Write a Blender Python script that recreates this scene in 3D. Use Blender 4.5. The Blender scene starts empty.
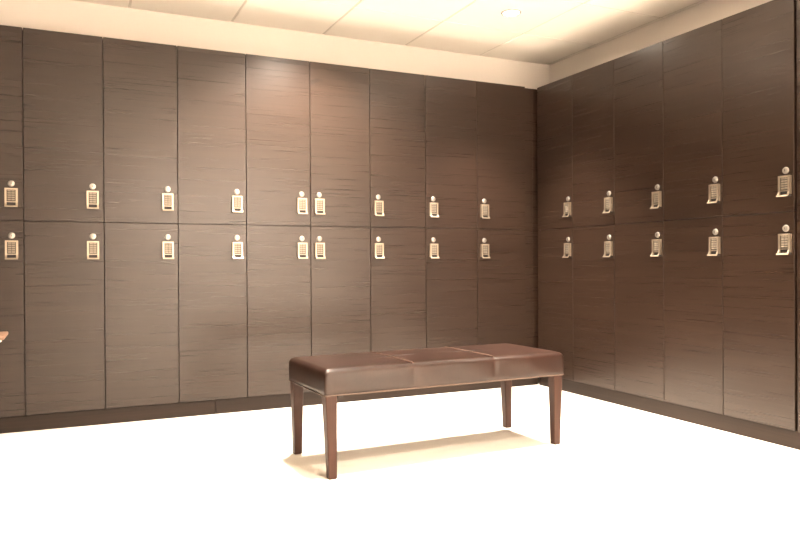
import bpy, bmesh, math, random
from mathutils import Matrix, Vector

random.seed(7)
S = bpy.context.scene
C = S.collection

# ------------------------------------------------------------------ measures
H = 2.10                      # top of the locker doors
ZB, ZM = 0.084, 1.095         # bottom edge of the lower doors, joint between the tiers
SEAM_BACK = [-3.612, -3.2239, -2.8377, -2.4510, -2.0629, -1.6708, -1.2768, -0.8836, -0.4912, -0.0968]
SEAM_RIGHT = [-0.0045, -0.3920, -0.7888, -1.1863, -1.5855, -1.9851]
WALL_Y, WALL_X = 0.385, 0.400  # the plaster walls behind the lockers
LEFT_X, FRONT_Y = -3.64, -6.30
CEIL = 2.40
TILE = 0.61

# ------------------------------------------------------------------ materials
def new_mat(name):
    m = bpy.data.materials.new(name)
    m.use_nodes = True
    return m, m.node_tree.nodes, m.node_tree.links, m.node_tree.nodes['Principled BSDF']

def plain(name, col, rough=0.5, metal=0.0, noise=0.0, scale=30.0, bump=0.0, spec=0.5):
    m, n, l, b = new_mat(name)
    b.inputs['Base Color'].default_value = (*col, 1)
    b.inputs['Roughness'].default_value = rough
    b.inputs['Metallic'].default_value = metal
    b.inputs['Specular IOR Level'].default_value = spec
    if noise or bump:
        tc = n.new('ShaderNodeTexCoord')
        nz = n.new('ShaderNodeTexNoise')
        nz.inputs['Scale'].default_value = scale
        nz.inputs['Detail'].default_value = 5
        l.new(tc.outputs['Object'], nz.inputs['Vector'])
        if noise:
            mx = n.new('ShaderNodeMix'); mx.data_type = 'RGBA'
            mx.inputs[6].default_value = (*[c * (1 - noise) for c in col], 1)
            mx.inputs[7].default_value = (*[min(1, c * (1 + noise)) for c in col], 1)
            l.new(nz.outputs['Fac'], mx.inputs[0]); l.new(mx.outputs[2], b.inputs['Base Color'])
        if bump:
            bp = n.new('ShaderNodeBump'); bp.inputs['Strength'].default_value = bump
            bp.inputs['Distance'].default_value = 0.002
            l.new(nz.outputs['Fac'], bp.inputs['Height']); l.new(bp.outputs['Normal'], b.inputs['Normal'])
    return m

def woodgrain(name, stops, rough, bump=0.25, vertical=False, spec=0.5, stretch=1.0):
    """dark laminate with long fine grain running horizontally (or up a leg)"""
    m, n, l, b = new_mat(name)
    tc = n.new('ShaderNodeTexCoord')
    oi = n.new('ShaderNodeObjectInfo')
    ofs = n.new('ShaderNodeVectorMath'); ofs.operation = 'MULTIPLY_ADD'
    cmb = n.new('ShaderNodeCombineXYZ')
    for i in range(3):
        l.new(oi.outputs['Random'], cmb.inputs[i])
    ofs.inputs[1].default_value = (11.0, 5.0, 23.0)
    l.new(cmb.outputs[0], ofs.inputs[0]); l.new(tc.outputs['Object'], ofs.inputs[2])
    def grain(sc, detail, rough_, dist):
        mp = n.new('ShaderNodeMapping')
        mp.inputs['Scale'].default_value = sc
        l.new(ofs.outputs[0], mp.inputs['Vector'])
        nz = n.new('ShaderNodeTexNoise')
        nz.inputs['Scale'].default_value = 1.0
        nz.inputs['Detail'].default_value = detail
        nz.inputs['Roughness'].default_value = rough_
        nz.inputs['Distortion'].default_value = dist
        l.new(mp.outputs[0], nz.inputs['Vector'])
        return nz
    if vertical:
        broad = grain((30, 30, 2), 4, 0.6, 0.6); fine = grain((160, 160, 5), 5, 0.7, 0.2)
    else:
        broad = grain((0.45 * stretch, 0.45 * stretch, 22), 4, 0.62, 0.15)
        fine = grain((1.4 * stretch, 1.4 * stretch, 210), 3, 0.6, 0.08)
    mix = n.new('ShaderNodeMath'); mix.operation = 'MULTIPLY_ADD'
    mix.inputs[1].default_value = 0.55
    half = n.new('ShaderNodeMath'); half.operation = 'MULTIPLY'; half.inputs[1].default_value = 0.45
    l.new(fine.outputs['Fac'], half.inputs[0])
    l.new(broad.outputs['Fac'], mix.inputs[0]); l.new(half.outputs[0], mix.inputs[2])
    cr = n.new('ShaderNodeValToRGB')
    e = cr.color_ramp.elements
    e[0].position, e[0].color = stops[0][0], (*stops[0][1], 1)
    e[1].position, e[1].color = stops[-1][0], (*stops[-1][1], 1)
    for p_, c_ in stops[1:-1]:
        q = e.new(p_); q.color = (*c_, 1)
    l.new(mix.outputs[0], cr.inputs[0])
    if vertical:
        l.new(cr.outputs[0], b.inputs['Base Color'])
    else:                                            # a few small dark knots
        kn = grain((3.5, 3.5, 7.0), 2, 0.5, 0.8)
        mr = n.new('ShaderNodeMapRange')
        mr.inputs['From Min'].default_value = 0.735; mr.inputs['From Max'].default_value = 0.80
        l.new(kn.outputs['Fac'], mr.inputs[0])
        dk = n.new('ShaderNodeMix'); dk.data_type = 'RGBA'; dk.blend_type = 'MULTIPLY'
        dk.inputs[7].default_value = (0.45, 0.45, 0.45, 1)
        l.new(mr.outputs[0], dk.inputs[0]); l.new(cr.outputs[0], dk.inputs[6])
        l.new(dk.outputs[2], b.inputs['Base Color'])
    rr = n.new('ShaderNodeMapRange')
    rr.inputs['From Min'].default_value = 0.3; rr.inputs['From Max'].default_value = 0.7
    rr.inputs['To Min'].default_value = rough - 0.010; rr.inputs['To Max'].default_value = rough + 0.012
    l.new(fine.outputs['Fac'], rr.inputs[0]); l.new(rr.outputs[0], b.inputs['Roughness'])
    bp = n.new('ShaderNodeBump'); bp.inputs['Strength'].default_value = bump
    bp.inputs['Distance'].default_value = 0.0006
    l.new(fine.outputs['Fac'], bp.inputs['Height']); l.new(bp.outputs['Normal'], b.inputs['Normal'])
    b.inputs['Specular IOR Level'].default_value = spec
    return m

M = {}
M['door'] = woodgrain('dark_woodgrain_laminate',
                      [(0.30, (0.0165, 0.0088, 0.0057)), (0.50, (0.0210, 0.0116, 0.0076)), (0.70, (0.028, 0.0160, 0.0107))],
                      0.28, bump=0.010, spec=0.48)
M['plinth'] = woodgrain('plinth_laminate',
                        [(0.33, (0.010, 0.0055, 0.0038)), (0.66, (0.026, 0.015, 0.010))], 0.5, bump=0.2, spec=0.25)
M['carcass'] = plain('dark_carcass_board', (0.050, 0.032, 0.024), 0.6, noise=0.15, scale=40)
M['edge'] = plain('door_edge_band', (0.024, 0.0135, 0.009), 0.45, noise=0.1, scale=80)
M['leg'] = woodgrain('walnut_stained_wood',
                     [(0.30, (0.026, 0.0098, 0.006)), (0.70, (0.056, 0.0225, 0.0142))], 0.42, bump=0.1, vertical=True, spec=0.22)
M['metal'] = plain('satin_nickel', (0.44, 0.37, 0.29), 0.36, metal=0.85, noise=0.04, scale=200)
M['knob'] = plain('polished_nickel', (0.40, 0.375, 0.345), 0.32, metal=0.8, noise=0.03, scale=200)
M['keys'] = plain('keypad_buttons', (0.24, 0.20, 0.155), 0.45, metal=0.3, noise=0.1, scale=300)
M['keybed'] = plain('keypad_bed', (0.06, 0.05, 0.04), 0.45, metal=0.3, noise=0.05, scale=300)
M['dark'] = plain('black_parts_and_shade', (0.018, 0.013, 0.011), 0.6, noise=0.1, scale=100)
M['wall'] = plain('cream_wall_paint', (0.80, 0.735, 0.67), 0.85, noise=0.02, scale=60, bump=0.05)
M['ceiling'] = plain('white_ceiling_tile', (0.93, 0.87, 0.79), 0.9, noise=0.03, scale=180, bump=0.2)
M['tbar'] = plain('ceiling_grid_metal', (0.68, 0.62, 0.54), 0.55, noise=0.02, scale=50)
M['floor'] = plain('pale_floor', (0.90, 0.855, 0.775), 0.62, noise=0.02, scale=6, bump=0.02, spec=0.3)
M['white'] = plain('white_enamel', (0.70, 0.67, 0.62), 0.4, noise=0.02, scale=90)
M['oak'] = woodgrain('pale_oak', [(0.3, (0.22, 0.125, 0.082)), (0.7, (0.32, 0.19, 0.125))], 0.45, bump=0.1)
M['trim'] = plain('lamp_trim', (0.42, 0.39, 0.36), 0.4, noise=0.02, scale=90)
M['webbing'] = plain('seat_lining', (0.03, 0.025, 0.022), 0.9, noise=0.2, scale=300)

def leather():
    m, n, l, b = new_mat('brown_leather')
    tc = n.new('ShaderNodeTexCoord')
    big = n.new('ShaderNodeTexNoise'); big.inputs['Scale'].default_value = 7; big.inputs['Detail'].default_value = 6
    big.inputs['Roughness'].default_value = 0.6
    l.new(tc.outputs['Object'], big.inputs['Vector'])
    cr = n.new('ShaderNodeValToRGB'); e = cr.color_ramp.elements
    e[0].position, e[0].color = 0.30, (0.014, 0.006, 0.004, 1)
    e[1].position, e[1].color = 0.72, (0.034, 0.0155, 0.0105, 1)
    l.new(big.outputs['Fac'], cr.inputs[0]); l.new(cr.outputs[0], b.inputs['Base Color'])
    vo = n.new('ShaderNodeTexVoronoi'); vo.inputs['Scale'].default_value = 420
    l.new(tc.outputs['Object'], vo.inputs['Vector'])
    wr = n.new('ShaderNodeTexNoise'); wr.inputs['Scale'].default_value = 9; wr.inputs['Detail'].default_value = 1
    l.new(tc.outputs['Object'], wr.inputs['Vector'])
    ad = n.new('ShaderNodeMath'); ad.operation = 'MULTIPLY_ADD'; ad.inputs[1].default_value = 0.05
    l.new(vo.outputs['Distance'], ad.inputs[0]); l.new(wr.outputs['Fac'], ad.inputs[2])
    bp = n.new('ShaderNodeBump'); bp.inputs['Strength'].default_value = 0.08; bp.inputs['Distance'].default_value = 0.003
    l.new(ad.outputs[0], bp.inputs['Height']); l.new(bp.outputs['Normal'], b.inputs['Normal'])
    b.inputs['Roughness'].default_value = 0.30
    b.inputs['Specular IOR Level'].default_value = 0.38
    return m
M['leather'] = leather()
M['piping'] = plain('leather_piping', (0.10, 0.056, 0.040), 0.38, noise=0.12, scale=60)

M['cord'] = plain('leather_cord', (0.075, 0.042, 0.028), 0.5, noise=0.12, scale=60)

def lamp_mat():
    m, n, l, b = new_mat('lamp_lens')
    b.inputs['Base Color'].default_value = (1, 0.97, 0.92, 1)
    b.inputs['Emission Color'].default_value = (1.0, 0.90, 0.74, 1)
    b.inputs['Emission Strength'].default_value = 22
    return m
M['lens'] = lamp_mat()

# ------------------------------------------------------------------ mesh helpers
def box(bm, x0, x1, y0, y1, z0, z1, bevel=0.0, seg=2):
    r = bmesh.ops.create_cube(bm, size=1.0)
    vs = r['verts']
    for v in vs:
        v.co = Vector(((x0 + x1) / 2 + v.co.x * (x1 - x0), (y0 + y1) / 2 + v.co.y * (y1 - y0),
                       (z0 + z1) / 2 + v.co.z * (z1 - z0)))
    if bevel:
        es = list({e for v in vs for e in v.link_edges})
        bmesh.ops.bevel(bm, geom=es, offset=bevel, segments=seg, affect='EDGES', profile=0.5)

def lathe(bm, prof, seg=28, axis='Z', org=(0, 0, 0)):
    """revolve (radius, height) pairs; caps where the radius is 0"""
    rows = []
    for r, h in prof:
        row = []
        for k in range(seg):
            a = 2 * math.pi * k / seg
            p = (r * math.cos(a), r * math.sin(a), h)
            if axis == 'Y':          # axis points to -Y
                p = (p[0], -p[2], p[1])
            row.append(bm.verts.new(Vector(p) + Vector(org)))
            if r == 0:
                break
        rows.append(row)
    for a, b in zip(rows, rows[1:]):
        for k in range(seg):
            k2 = (k + 1) % seg
            if len(a) == 1 and len(b) > 1:
                bm.faces.new((a[0], b[k], b[k2]))
            elif len(b) == 1 and len(a) > 1:
                bm.faces.new((a[k], b[0], a[k2]))
            elif len(a) > 1:
                bm.faces.new((a[k], b[k], b[k2], a[k2]))

def sweep_rect(bm, path, x0, x1, th):
    """a flat bar from x0 to x1 following a path of (y, z) points, th thick towards the room side normal"""
    n_ = len(path)
    rings = []
    for i, (y, z) in enumerate(path):
        ya, za = path[max(i - 1, 0)]; yb, zb = path[min(i + 1, n_ - 1)]
        t = Vector((yb - ya, zb - za)).normalized()
        nr = Vector((t.y, -t.x)) * th   # in-plane normal
        rings.append([bm.verts.new((x0, y, z)), bm.verts.new((x1, y, z)),
                      bm.verts.new((x1, y + nr.x, z + nr.y)), bm.verts.new((x0, y + nr.x, z + nr.y))])
    for a, b in zip(rings, rings[1:]):
        for k in range(4):
            bm.faces.new((a[k], a[(k + 1) % 4], b[(k + 1) % 4], b[k]))
    bm.faces.new(rings[0]); bm.faces.new(rings[-1][::-1])

def mesh_of(name, bm, mat, smooth=False, angle=0.6):
    bmesh.ops.recalc_face_normals(bm, faces=bm.faces)
    me = bpy.data.meshes.new(name)
    bm.to_mesh(me); bm.free()
    me.materials.append(mat)
    if smooth:
        for p in me.polygons:
            p.use_smooth = True
        try:
            me.set_sharp_from_angle(angle=angle)
        except Exception:
            pass
    return me

def link(name, me, parent=None, loc=(0, 0, 0), rz=0.0):
    o = bpy.data.objects.new(name, me)
    C.objects.link(o)
    o.location = loc
    o.rotation_euler = (0, 0, rz)
    if parent:
        o.parent = parent
    return o

def tag(o, label=None, cat=None, group=None, kind=None):
    for k, v in (('label', label), ('category', cat), ('group', group), ('kind', kind)):
        if v:
            o[k] = v
    return o

# ------------------------------------------------------------------ room shell
def structure(name, bm, mat, label=None):
    o = link(name, mesh_of(name, bm, mat))
    o['kind'] = 'structure'
    return o

b = bmesh.new(); box(b, LEFT_X - .1, WALL_X + .1, FRONT_Y - .1, WALL_Y + .1, -0.10, 0.0); structure('floor', b, M['floor'])
b = bmesh.new(); box(b, LEFT_X - .1, WALL_X + .1, WALL_Y, WALL_Y + .1, 0, CEIL + .05); structure('wall_back', b, M['wall'])
b = bmesh.new(); box(b, WALL_X, WALL_X + .1, FRONT_Y - .1, WALL_Y, 0, CEIL + .05); structure('wall_right', b, M['wall'])
b = bmesh.new(); box(b, LEFT_X - .1, LEFT_X, FRONT_Y - .1, WALL_Y, 0, CEIL + .05); structure('wall_left', b, M['door'])
b = bmesh.new(); box(b, LEFT_X, WALL_X, FRONT_Y - .1, FRONT_Y, 0, CEIL + .05); structure('wall_front', b, M['wall'])

# suspended ceiling: slabs of tile between grid bars
gx = [-0.233 + TILE * k for k in range(-6, 2)]
gy = [-0.183 + TILE * k for k in range(-11, 2)]
xs = [LEFT_X] + [g for g in gx if LEFT_X + .02 < g < WALL_X - .02] + [WALL_X]
ys = [FRONT_Y] + [g for g in gy if FRONT_Y + .02 < g < WALL_Y - .02] + [WALL_Y]
b = bmesh.new()
g = 0.0065
for i in range(len(xs) - 1):
    for j in range(len(ys) - 1):
        box(b, xs[i] + (g if i else 0), xs[i + 1] - (g if i < len(xs) - 2 else 0),
            ys[j] + (g if j else 0), ys[j + 1] - (g if j < len(ys) - 2 else 0), CEIL, CEIL + .02, 0.002, 1)
ceil = structure('ceiling', b, M['ceiling'])
b = bmesh.new()
box(b, LEFT_X - .1, WALL_X + .1, FRONT_Y - .1, WALL_Y + .1, CEIL + .0205, CEIL + .06)
for x in xs[1:-1]:
    box(b, x - g, x + g, FRONT_Y, WALL_Y, CEIL + .004, CEIL + .0205)
for y in ys[1:-1]:
    box(b, LEFT_X, WALL_X, y - g, y + g, CEIL + .0045, CEIL + .0205)
o = link('ceiling_grid', mesh_of('ceiling_grid', b, M['tbar']), ceil)

# ------------------------------------------------------------------ lockers
def lock_meshes():
    # all in lock space: x across, -y towards the room, door face at y = 0; plate 62 x 99 mm
    w, z0, z1 = 0.0298, -0.0495, 0.0495
    # frame: two side rails that curl out at the bottom into a pull, a top bar and a bottom lip
    f = bmesh.new()
    yf = -0.0125
    zs = z0 + 0.030
    path = [(yf, z1), (yf, zs)]
    R = 0.032
    for k in range(1, 9):
        t = math.radians(52 * k / 8)
        path.append((yf - R * (1 - math.cos(t)), zs - R * math.sin(t)))
    dy, dz = math.sin(math.radians(52)), math.cos(math.radians(52))
    path.append((path[-1][0] - dy * 0.0045, path[-1][1] - dz * 0.0045))
    for x0, x1 in ((-w, -w + 0.0090), (w - 0.0090, w)):
        sweep_rect(f, path, x0, x1, 0.004)
    sweep_rect(f, path[-3:], -w + 0.0090, w - 0.0090, 0.004)
    box(f, -w, w, yf - 0.0035, yf + 0.0035, z1 - 0.0075, z1 + 0.0005, 0.001, 1)
    box(f, -w + 0.0090, w - 0.0090, yf - 0.003, yf + 0.003, z0 + 0.0270, z0 + 0.0305)
    # rim that stands the frame off the door
    for x0, x1 in ((-w, -w + 0.003), (w - 0.003, w)):
        box(f, x0, x1, yf, -0.0002, z0 + 0.012, z1)
    frame = mesh_of('lock_frame', f, M['metal'], True, 0.7)
    k = bmesh.new()
    box(k, -w + 0.0095, w - 0.0095, -0.0115, -0.0003, z0 + 0.0305, z1 - 0.0075)
    bed = mesh_of('keypad', k, M['keybed'])
    k = bmesh.new()
    for r in range(5):
        zc_ = z1 - 0.0132 - r * 0.0114
        for c in (-0.0088, 0.0088):
            box(k, c - 0.0078, c + 0.0078, -0.0137, -0.0116, zc_ - 0.0037, zc_ + 0.0037, 0.001, 1)
    keys = mesh_of('keypad_buttons', k, M['keys'])
    k = bmesh.new()
    box(k, -w + 0.0045, w - 0.0045, -0.004, -0.0003, z0 + 0.002, z0 + 0.0300)  # dark plate put behind the pull opening in place of its shade
    slot = mesh_of('recess_shade', k, M['dark'])
    k = bmesh.new()
    lathe(k, [(0, .009), (.0115, .0088), (.0138, .0078), (.0148, .006), (.0150, .0030), (.0165, .0022), (.0165, 0.0002), (0, .0002)],
          26, 'Y', (0, 0, 0))
    knob = mesh_of('lock_knob', k, M['knob'], True, 0.5)
    k = bmesh.new()
    box(k, -0.0012, 0.0012, -0.0097, -0.0091, -0.005, 0.005)
    slit = mesh_of('key_slot', k, M['dark'])
    return frame, bed, keys, slot, knob, slit
LOCK = lock_meshes()

def carcass_mesh(w, h, d, depth0):
    t = 0.016
    k = bmesh.new()
    box(k, 0.001, t, depth0, d, 0, h)
    box(k, w - t, w - 0.001, depth0, d, 0, h)
    box(k, t, w - t, depth0, d, 0, t)
    box(k, t, w - t, depth0, d, h - t, h)
    box(k, t, w - t, d - 0.006, d, t, h - t)
    return mesh_of('carcass', k, M['carcass'])

def door_mesh(w, h):
    k = bmesh.new()
    box(k, 0.0021, w - 0.0021, 0.0, 0.019, 0.0019, h - 0.0019, 0.0009, 2)
    me = mesh_of('door', k, M['door'])
    me.materials.append(M['edge'])
    for p in me.polygons:                       # edge banding round the slab
        if abs(p.normal.y) < 0.98:
            p.material_index = 1
    return me

def make_locker(origin, rz, w, z0, z1, lock_x, knob_z, plate_z, label, group):
    root = bpy.data.objects.new('locker', None)
    C.objects.link(root)
    root.location = (origin[0], origin[1], z0)
    root.rotation_euler = (0, 0, rz)
    root.empty_display_size = 0.1
    tag(root, label, 'locker', group)
    link('carcass', carcass_mesh(w, z1 - z0 - 0.001, 0.378, 0.0205), root)
    dr = link('door', door_mesh(w, z1 - z0), root)
    frame, bed, keys, slot, knob, slit = LOCK
    lz = plate_z - z0
    fr = link('lock_frame', frame, dr, (lock_x, 0, lz))
    link('keypad', bed, dr, (lock_x, 0, lz))
    link('keypad_buttons', keys, dr, (lock_x, 0, lz))
    link('recess_shade', slot, dr, (lock_x, 0, lz))
    link('lock_knob', knob, dr, (lock_x, 0, knob_z - z0))
    link('key_slot', slit, dr, (lock_x, 0, knob_z - z0))
    return root

ordinal = ['', 'first', 'second', 'third', 'fourth', 'fifth', 'sixth', 'seventh', 'eighth', 'ninth']
KU, PU, KL, PL = 1.2870, 1.2130, 1.0188, 0.9435
for i in range(9):                                   # the run along the back wall
    x0, x1 = SEAM_BACK[i], SEAM_BACK[i + 1]
    w = x1 - x0
    right = i <= 4
    lx = w - 0.056 if right else 0.055
    n_ = 9 - i
    if i == 0:
        spot = 'darkest column, cut by the left photo edge'
        lab = lambda t: f'{t} dark woodgrain locker in the {spot}'
    else:
        side = 'right' if right else 'left'
        lab = lambda t: f'{t} brown locker, {ordinal[n_]} column from corner on long wall, lock at {side} edge'
    make_locker((x0, 0), 0, w, ZM, H, lx, KU, PU, lab('upper'), 'upper lockers on the long wall')
    make_locker((x0, 0), 0, w, ZB, ZM, lx, KL, PL, lab('lower'), 'lower lockers on the long wall')
for i in range(5):                                   # the run along the right wall
    y0, y1 = SEAM_RIGHT[i], SEAM_RIGHT[i + 1]
    w = y0 - y1
    lab = lambda t: f'{t} dark brown locker, {ordinal[i + 1]} column from the corner on the right-hand wall'
    make_locker((0, y0), -math.pi / 2, w, ZM, H, w - 0.043, KU, PU, lab('upper'), 'upper lockers on the right wall')
    make_locker((0, y0), -math.pi / 2, w, ZB, ZM, w - 0.043, KL, PL, lab('lower'), 'lower lockers on the right wall')

# plinths the lockers stand on
def plinth(x0, x1, y0, y1, label, rz=0):
    k = bmesh.new()
    box(k, x0, x1, y0, y1, 0.0005, ZB - 0.0015, 0.001, 1)
    return tag(link('locker_plinth', mesh_of('locker_plinth', k, M['plinth'])), label, 'plinth', 'plinths under the lockers')
XJ = -2.246
plinth(-3.612, XJ - 0.0008, 0.010, 0.375, 'dark wood plinth under the left part of the long locker run')
plinth(XJ + 0.0008, 0.0085, 0.010, 0.375, 'dark wood plinth under the long locker run, behind the bench up to the corner')
plinth(0.010, 0.39, -3.41, -0.003, 'dark wood plinth under the right-hand locker run')

# filler strip and extended end panel
k = bmesh.new(); box(k, -0.0955, -0.028, 0.012, 0.372, ZB, H - 0.007, 0.001, 1)
box(k, -0.0279, 0.045, 0.030, 0.048, ZB, H - 0.002)  # return board added to block the lit wall and darken the gap
tag(link('filler_panel', mesh_of('filler_panel', k, M['door'])), 'narrow dark filler strip closing the long locker run at the corner', 'filler panel')
k = bmesh.new(); box(k, 0.001, 0.378, -3.40, -1.9975, ZB, H, 0.001, 1)  # end panel sliver widened unseen, standing in for lockers to darken reflections
tag(link('extended_end_panel', mesh_of('extended_end_panel', k, M['door'])), 'tall dark end panel, extended unseen to darken reflections, beside the nearest right-hand lockers at the photo edge', 'end panel')

# ------------------------------------------------------------------ bench
BL, BD, SB, ST = 1.210, 0.470, 0.333, 0.440        # seat length, depth, underside, top of the edge
bench = bpy.data.objects.new('bench', None)
C.objects.link(bench)
bench.location = (-1.4995, -1.2285, 0)
bench.rotation_euler = (0, 0, math.radians(1.6))
tag(bench, 'brown leather bench with four tapered wooden legs standing on the white floor', 'bench')

SEAMX = (-0.1985, 0.2125)
def ring(inset, z, per=44, pc=7, rc0=0.011):
    """points round a rounded rectangle, the same count whatever the inset"""
    hx, hy = BL / 2 - inset, BD / 2 - inset
    rc = max(0.0, min(rc0, hy))
    if inset > 0.03:
        rc = min(hy, rc0 + (inset - 0.03) * 0.3)
    pts = []
    nx, ny = 150, 40
    corners = [(hx - rc, -hy + rc, -90), (hx - rc, hy - rc, 0), (-hx + rc, hy - rc, 90), (-hx + rc, -hy + rc, 180)]
    for ci, (cx, cy, a0) in enumerate(corners):
        for q in range(pc):
            a = math.radians(a0 + 90 * q / (pc - 1))
            pts.append((cx + rc * math.cos(a), cy + rc * math.sin(a)))
        ncx, ncy, _ = corners[(ci + 1) % 4]
        a = math.radians(a0 + 90)
        p0 = (cx + rc * math.cos(a), cy + rc * math.sin(a))
        p1 = (ncx + rc * math.cos(a), ncy + rc * math.sin(a))
        m_ = ny if ci % 2 == 0 else nx
        for q in range(1, m_):
            t = q / m_
            pts.append((p0[0] + (p1[0] - p0[0]) * t, p0[1] + (p1[1] - p0[1]) * t))
    return [(x, y, z) for x, y in pts]

def pillow(x, y):
    """height of the padded top above ST: a soft crown in each third, tucked in at the seams"""
    edges = [-BL / 2, SEAMX[0], SEAMX[1], BL / 2]
    u = 0.0
    for a, c in zip(edges, edges[1:]):
        if a <= x <= c:
            t = (x - a) / (c - a)
            u = (max(0.0, 4 * t * (1 - t))) ** 0.45
    v = max(0.0, 1 - (2 * y / BD) ** 2) ** 0.5
    d = min(abs(x - s) for s in SEAMX)
    return 0.004 * u * v + 0.003 * v - 0.0015 * math.exp(-(d / 0.012) ** 2)

def side_wave(x, y, z):
    """the cover puckers slightly under each seam"""
    d = min(abs(x - s) for s in SEAMX)
    return -0.0022 * math.exp(-(d / 0.012) ** 2) + 0.0012 * math.sin(x * 21 + z * 30)

k = bmesh.new()
rings = []
for z, ins in ((SB, 0.003), (SB + .004, 0.001), (SB + .02, 0.0005), (SB + .04, 0.0), (SB + .058, 0.0)):
    rings.append((ins, z, False))
rt = 0.026
for q in range(1, 10):
    a = math.radians(10 * q)
    rings.append((rt * (1 - math.cos(a)), ST - rt * 0.92 + rt * 0.92 * math.sin(a), q > 5))
for ins in (0.045, 0.06, 0.08, 0.105, 0.135, 0.17, 0.2, 0.225, BD / 2 - 0.0015):
    rings.append((ins, ST, True))
prev = None
for ins, z, top in rings:
    vs = []
    for x, y, zz in ring(ins, z):
        if top:
            zz += pillow(x, y) * min(1.0, ins / 0.05)
        if z > SB + 0.01:
            wv = side_wave(x, y, zz)
            f_ = max(0.0, 1 - ins / 0.04)
            if abs(y) > BD / 2 - 0.06 and abs(x) < BL / 2 - 0.03:
                y += (1 if y > 0 else -1) * wv * f_
        vs.append(k.verts.new((x, y, zz)))
    if prev:
        n_ = len(vs)
        for q in range(n_):
            k.faces.new((prev[q], prev[(q + 1) % n_], vs[(q + 1) % n_], vs[q]))
    else:
        first = vs
    prev = vs
k.faces.new(prev)
k.faces.new(first[::-1])
bmesh.ops.remove_doubles(k, verts=k.verts, dist=0.00002)
seat = link('seat', mesh_of('seat', k, M['leather'], True, 1.0), bench)

def tube(bm, pts, r, seg=8, closed=False):
    n_ = len(pts)
    rs = []
    for i, p in enumerate(pts):
        a = Vector(pts[(i - 1) % n_ if closed else max(i - 1, 0)]); c = Vector(pts[(i + 1) % n_ if closed else min(i + 1, n_ - 1)])
        t = (c - a).normalized()
        up = Vector((0, 0, 1)) if abs(t.z) < .9 else Vector((1, 0, 0))
        s = t.cross(up).normalized(); u = s.cross(t)
        rs.append([bm.verts.new(Vector(p) + s * r * math.cos(2 * math.pi * q / seg) + u * r * math.sin(2 * math.pi * q / seg)) for q in range(seg)])
    pairs = list(zip(rs, rs[1:])) + ([(rs[-1], rs[0])] if closed else [])
    for a, c in pairs:
        for q in range(seg):
            bm.faces.new((a[q], a[(q + 1) % seg], c[(q + 1) % seg], c[q]))
    if not closed:
        bm.faces.new(rs[0][::-1]); bm.faces.new(rs[-1])

for sx in SEAMX:                                   # stitched welts across the top
    k = bmesh.new()
    pts = []
    for q in range(0, 41):
        y = (BD / 2 - 0.020) * (-1 + 2 * q / 40)
        e_ = BD / 2 - abs(y)
        drop = 0.0 if e_ > rt else rt * 0.92 * (1 - math.sqrt(max(0, 1 - ((rt - e_) / rt) ** 2)))
        pts.append((sx, y, ST - drop + pillow(sx, y) * min(1.0, e_ / 0.05) + 0.0024))
    tube(k, pts, 0.0030, 8)
    link('seat_seam', mesh_of('seat_seam', k, M['piping'], True, 1.5), seat)
k = bmesh.new()
tube(k, [(x, y, SB + 0.0015) for x, y, z in ring(0.0002, SB)], 0.0030, 8, True)
link('seat_piping', mesh_of('seat_piping', k, M['cord'], True, 1.5), seat)
k = bmesh.new()
box(k, -BL / 2 + .03, BL / 2 - .03, -BD / 2 + .03, BD / 2 - .03, SB - 0.004, SB + 0.002)
link('seat_lining', mesh_of('seat_lining', k, M['webbing']), bench)

for sx in (-1, 1):
    for sy in (-1, 1):
        k = bmesh.new()
        rows = []
        t0, t1 = 0.050, 0.035
        for z, t in ((0.0, t1 - .004), (0.003, t1), (0.18, (t0 + t1) / 2), (SB - 0.001, t0)):
            zf = z / SB
            ox, oy = BL / 2 - 0.006 - (0.009 if sx < 0 else 0.004) * (1 - zf), BD / 2 - 0.006 - (0.014 if sx > 0 else (-0.012 if sy < 0 else 0.004)) * (1 - zf)   # outer faces barely lean in
            c_ = 0.003
            pts = []
            xa, xb, ya, yb = ox - t, ox, oy - t, oy
            for (px, py) in ((xa + c_, ya), (xb - c_, ya), (xb, ya + c_), (xb, yb - c_), (xb - c_, yb), (xa + c_, yb), (xa, yb - c_), (xa, ya + c_)):
                pts.append(k.verts.new((sx * px, sy * py, z)))
            rows.append(pts)
        for a, c in zip(rows, rows[1:]):
            for q in range(8):
                k.faces.new((a[q], a[(q + 1) % 8], c[(q + 1) % 8], c[q]))
        k.faces.new(rows[0]); k.faces.new(rows[-1])
        lg = link('leg', mesh_of('leg', k, M['leg'], True, 0.5), bench)
        if (sx, sy) == (-1, -1):                   # small black bracket showing beside the near left leg
            k = bmesh.new()
            box(k, -BL / 2 + .062, -BL / 2 + .085, -BD / 2 + .012, -BD / 2 + .03, SB - .012, SB - .0005, .001, 1)
            link('leg_bracket', mesh_of('leg_bracket', k, M['dark']), bench)

# ------------------------------------------------------------------ shelf end at the photo's left edge
sh = bpy.data.objects.new('wall_shelf', None)
C.objects.link(sh)
sh.location = (LEFT_X, -0.62, 0.548)
tag(sh, 'pale wooden shelf end with white support jutting in at the far left edge', 'shelf')
k = bmesh.new(); box(k, 0.001, 0.371, -0.13, 0.13, 0.002, 0.018, 0.005, 3)
link('shelf_board', mesh_of('shelf_board', k, M['oak'], True, 0.6), sh)
for y in (-0.09, 0.09):
    k = bmesh.new()
    box(k, 0.001, 0.346, y - .014, y + .014, -0.026, 0.0018, 0.003, 2)
    box(k, 0.001, 0.012, y - .014, y + .014, -0.16, -0.028, 0.002, 1)
    link('bracket', mesh_of('bracket', k, M['white']), sh)

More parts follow.
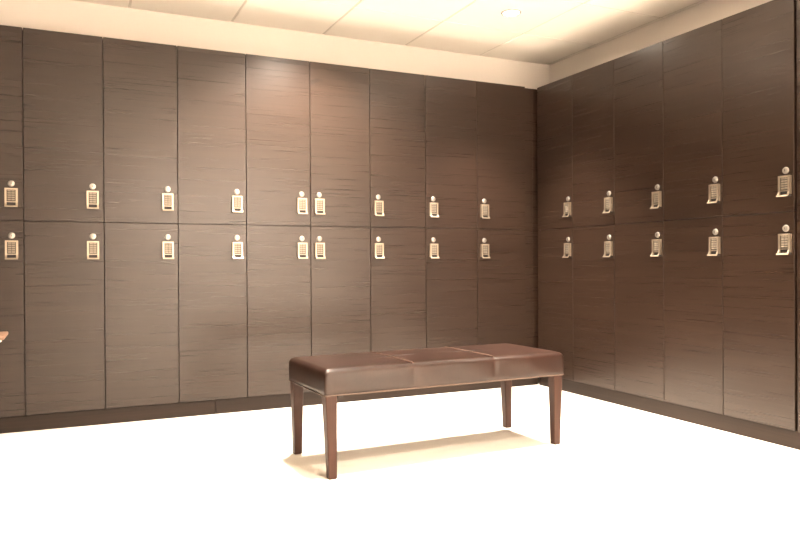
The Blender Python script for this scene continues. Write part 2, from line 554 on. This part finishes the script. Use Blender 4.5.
# ------------------------------------------------------------------ lamps
def lens_and_ring():
    k = bmesh.new()
    lathe(k, [(.045, -.0005), (.048, -.006), (.056, -.0065), (.061, -.003), (.062, -.0002)], 40)
    rg = mesh_of('trim_ring', k, M['trim'], True, 0.7)
    k = bmesh.new()
    lathe(k, [(0, -.0045), (.022, -.004), (.036, -.0025), (.0455, -.0008)], 32)
    return rg, mesh_of('lens', k, M['lens'], True, 1.2)
RING, LENS = lens_and_ring()

LIGHTS = [  # x, y, watts, cone in degrees
    (-0.538, -0.488, 50, 76), (-1.758, -0.488, 70, 128),
    (-0.538, -1.708, 58, 56), (-1.758, -1.708, 48, 96),
    (-0.538, -2.928, 46, 56), (-1.758, -2.928, 34, 96),
    (-1.758, -4.148, 28, 66), (-0.538, -4.148, 32, 66),
    (-1.758, -5.978, 170, 112), (-0.538, -5.978, 220, 116),  # unseen wall washers added to brighten the front wall the doors reflect
]
for i, (x, y, wt, cone) in enumerate(LIGHTS):
    d = bpy.data.objects.new('downlight', None)
    C.objects.link(d)
    d.location = (x, y, CEIL)
    if i == 0:
        lab = 'small round recessed downlight glowing in the pale ceiling near the corner'
    else:
        lab = f'unseen recessed downlight out of frame, {abs(x):.1f} m left and {abs(y):.1f} m before the corner'
    tag(d, lab, 'ceiling light', 'recessed downlights')
    link('trim_ring', RING, d)
    link('lens', LENS, d)
    ld = bpy.data.lights.new('lamp', 'SPOT')
    ld.energy = wt
    ld.color = (1.0, 0.90, 0.80) if y < -5 else (1.0, 0.86, 0.72)
    ld.spot_size = math.radians(cone)
    ld.spot_blend = 0.6
    ld.shadow_soft_size = 0.075
    lo = bpy.data.objects.new('lamp', ld)
    C.objects.link(lo)
    lo.location = (0, 0, -0.02)
    lo.parent = d

w = bpy.data.worlds.new('World')
S.world = w
w.use_nodes = True
w.node_tree.nodes['Background'].inputs[0].default_value = (1.0, 0.9, 0.78, 1)
w.node_tree.nodes['Background'].inputs[1].default_value = 0.02

# ------------------------------------------------------------------ camera
F, YAW, PIT, ROL = 724.2, math.radians(25.039), math.radians(-0.257), math.radians(-0.297)
cy_, sy_ = math.cos(YAW), math.sin(YAW)
fwd = Vector((sy_ * math.cos(PIT), cy_ * math.cos(PIT), math.sin(PIT)))
rgt = Vector((cy_, -sy_, 0))
up = rgt.cross(fwd)
r2 = rgt * math.cos(ROL) + up * math.sin(ROL)
u2 = -rgt * math.sin(ROL) + up * math.cos(ROL)
cam = bpy.data.cameras.new('camera')
co = bpy.data.objects.new('camera', cam)
C.objects.link(co)
m = Matrix((r2, u2, -fwd)).transposed().to_4x4()
m.translation = Vector((-3.047, -4.229, 0.866))
co.matrix_world = m
cam.sensor_width = 36
cam.lens = F * 36 / 800
cam.clip_start = 0.05
S.camera = co

vs = S.view_settings
vs.view_transform = 'Standard'
vs.look = 'None'
vs.gamma = 1
vs.use_curve_mapping = False
vs.exposure = 3.13
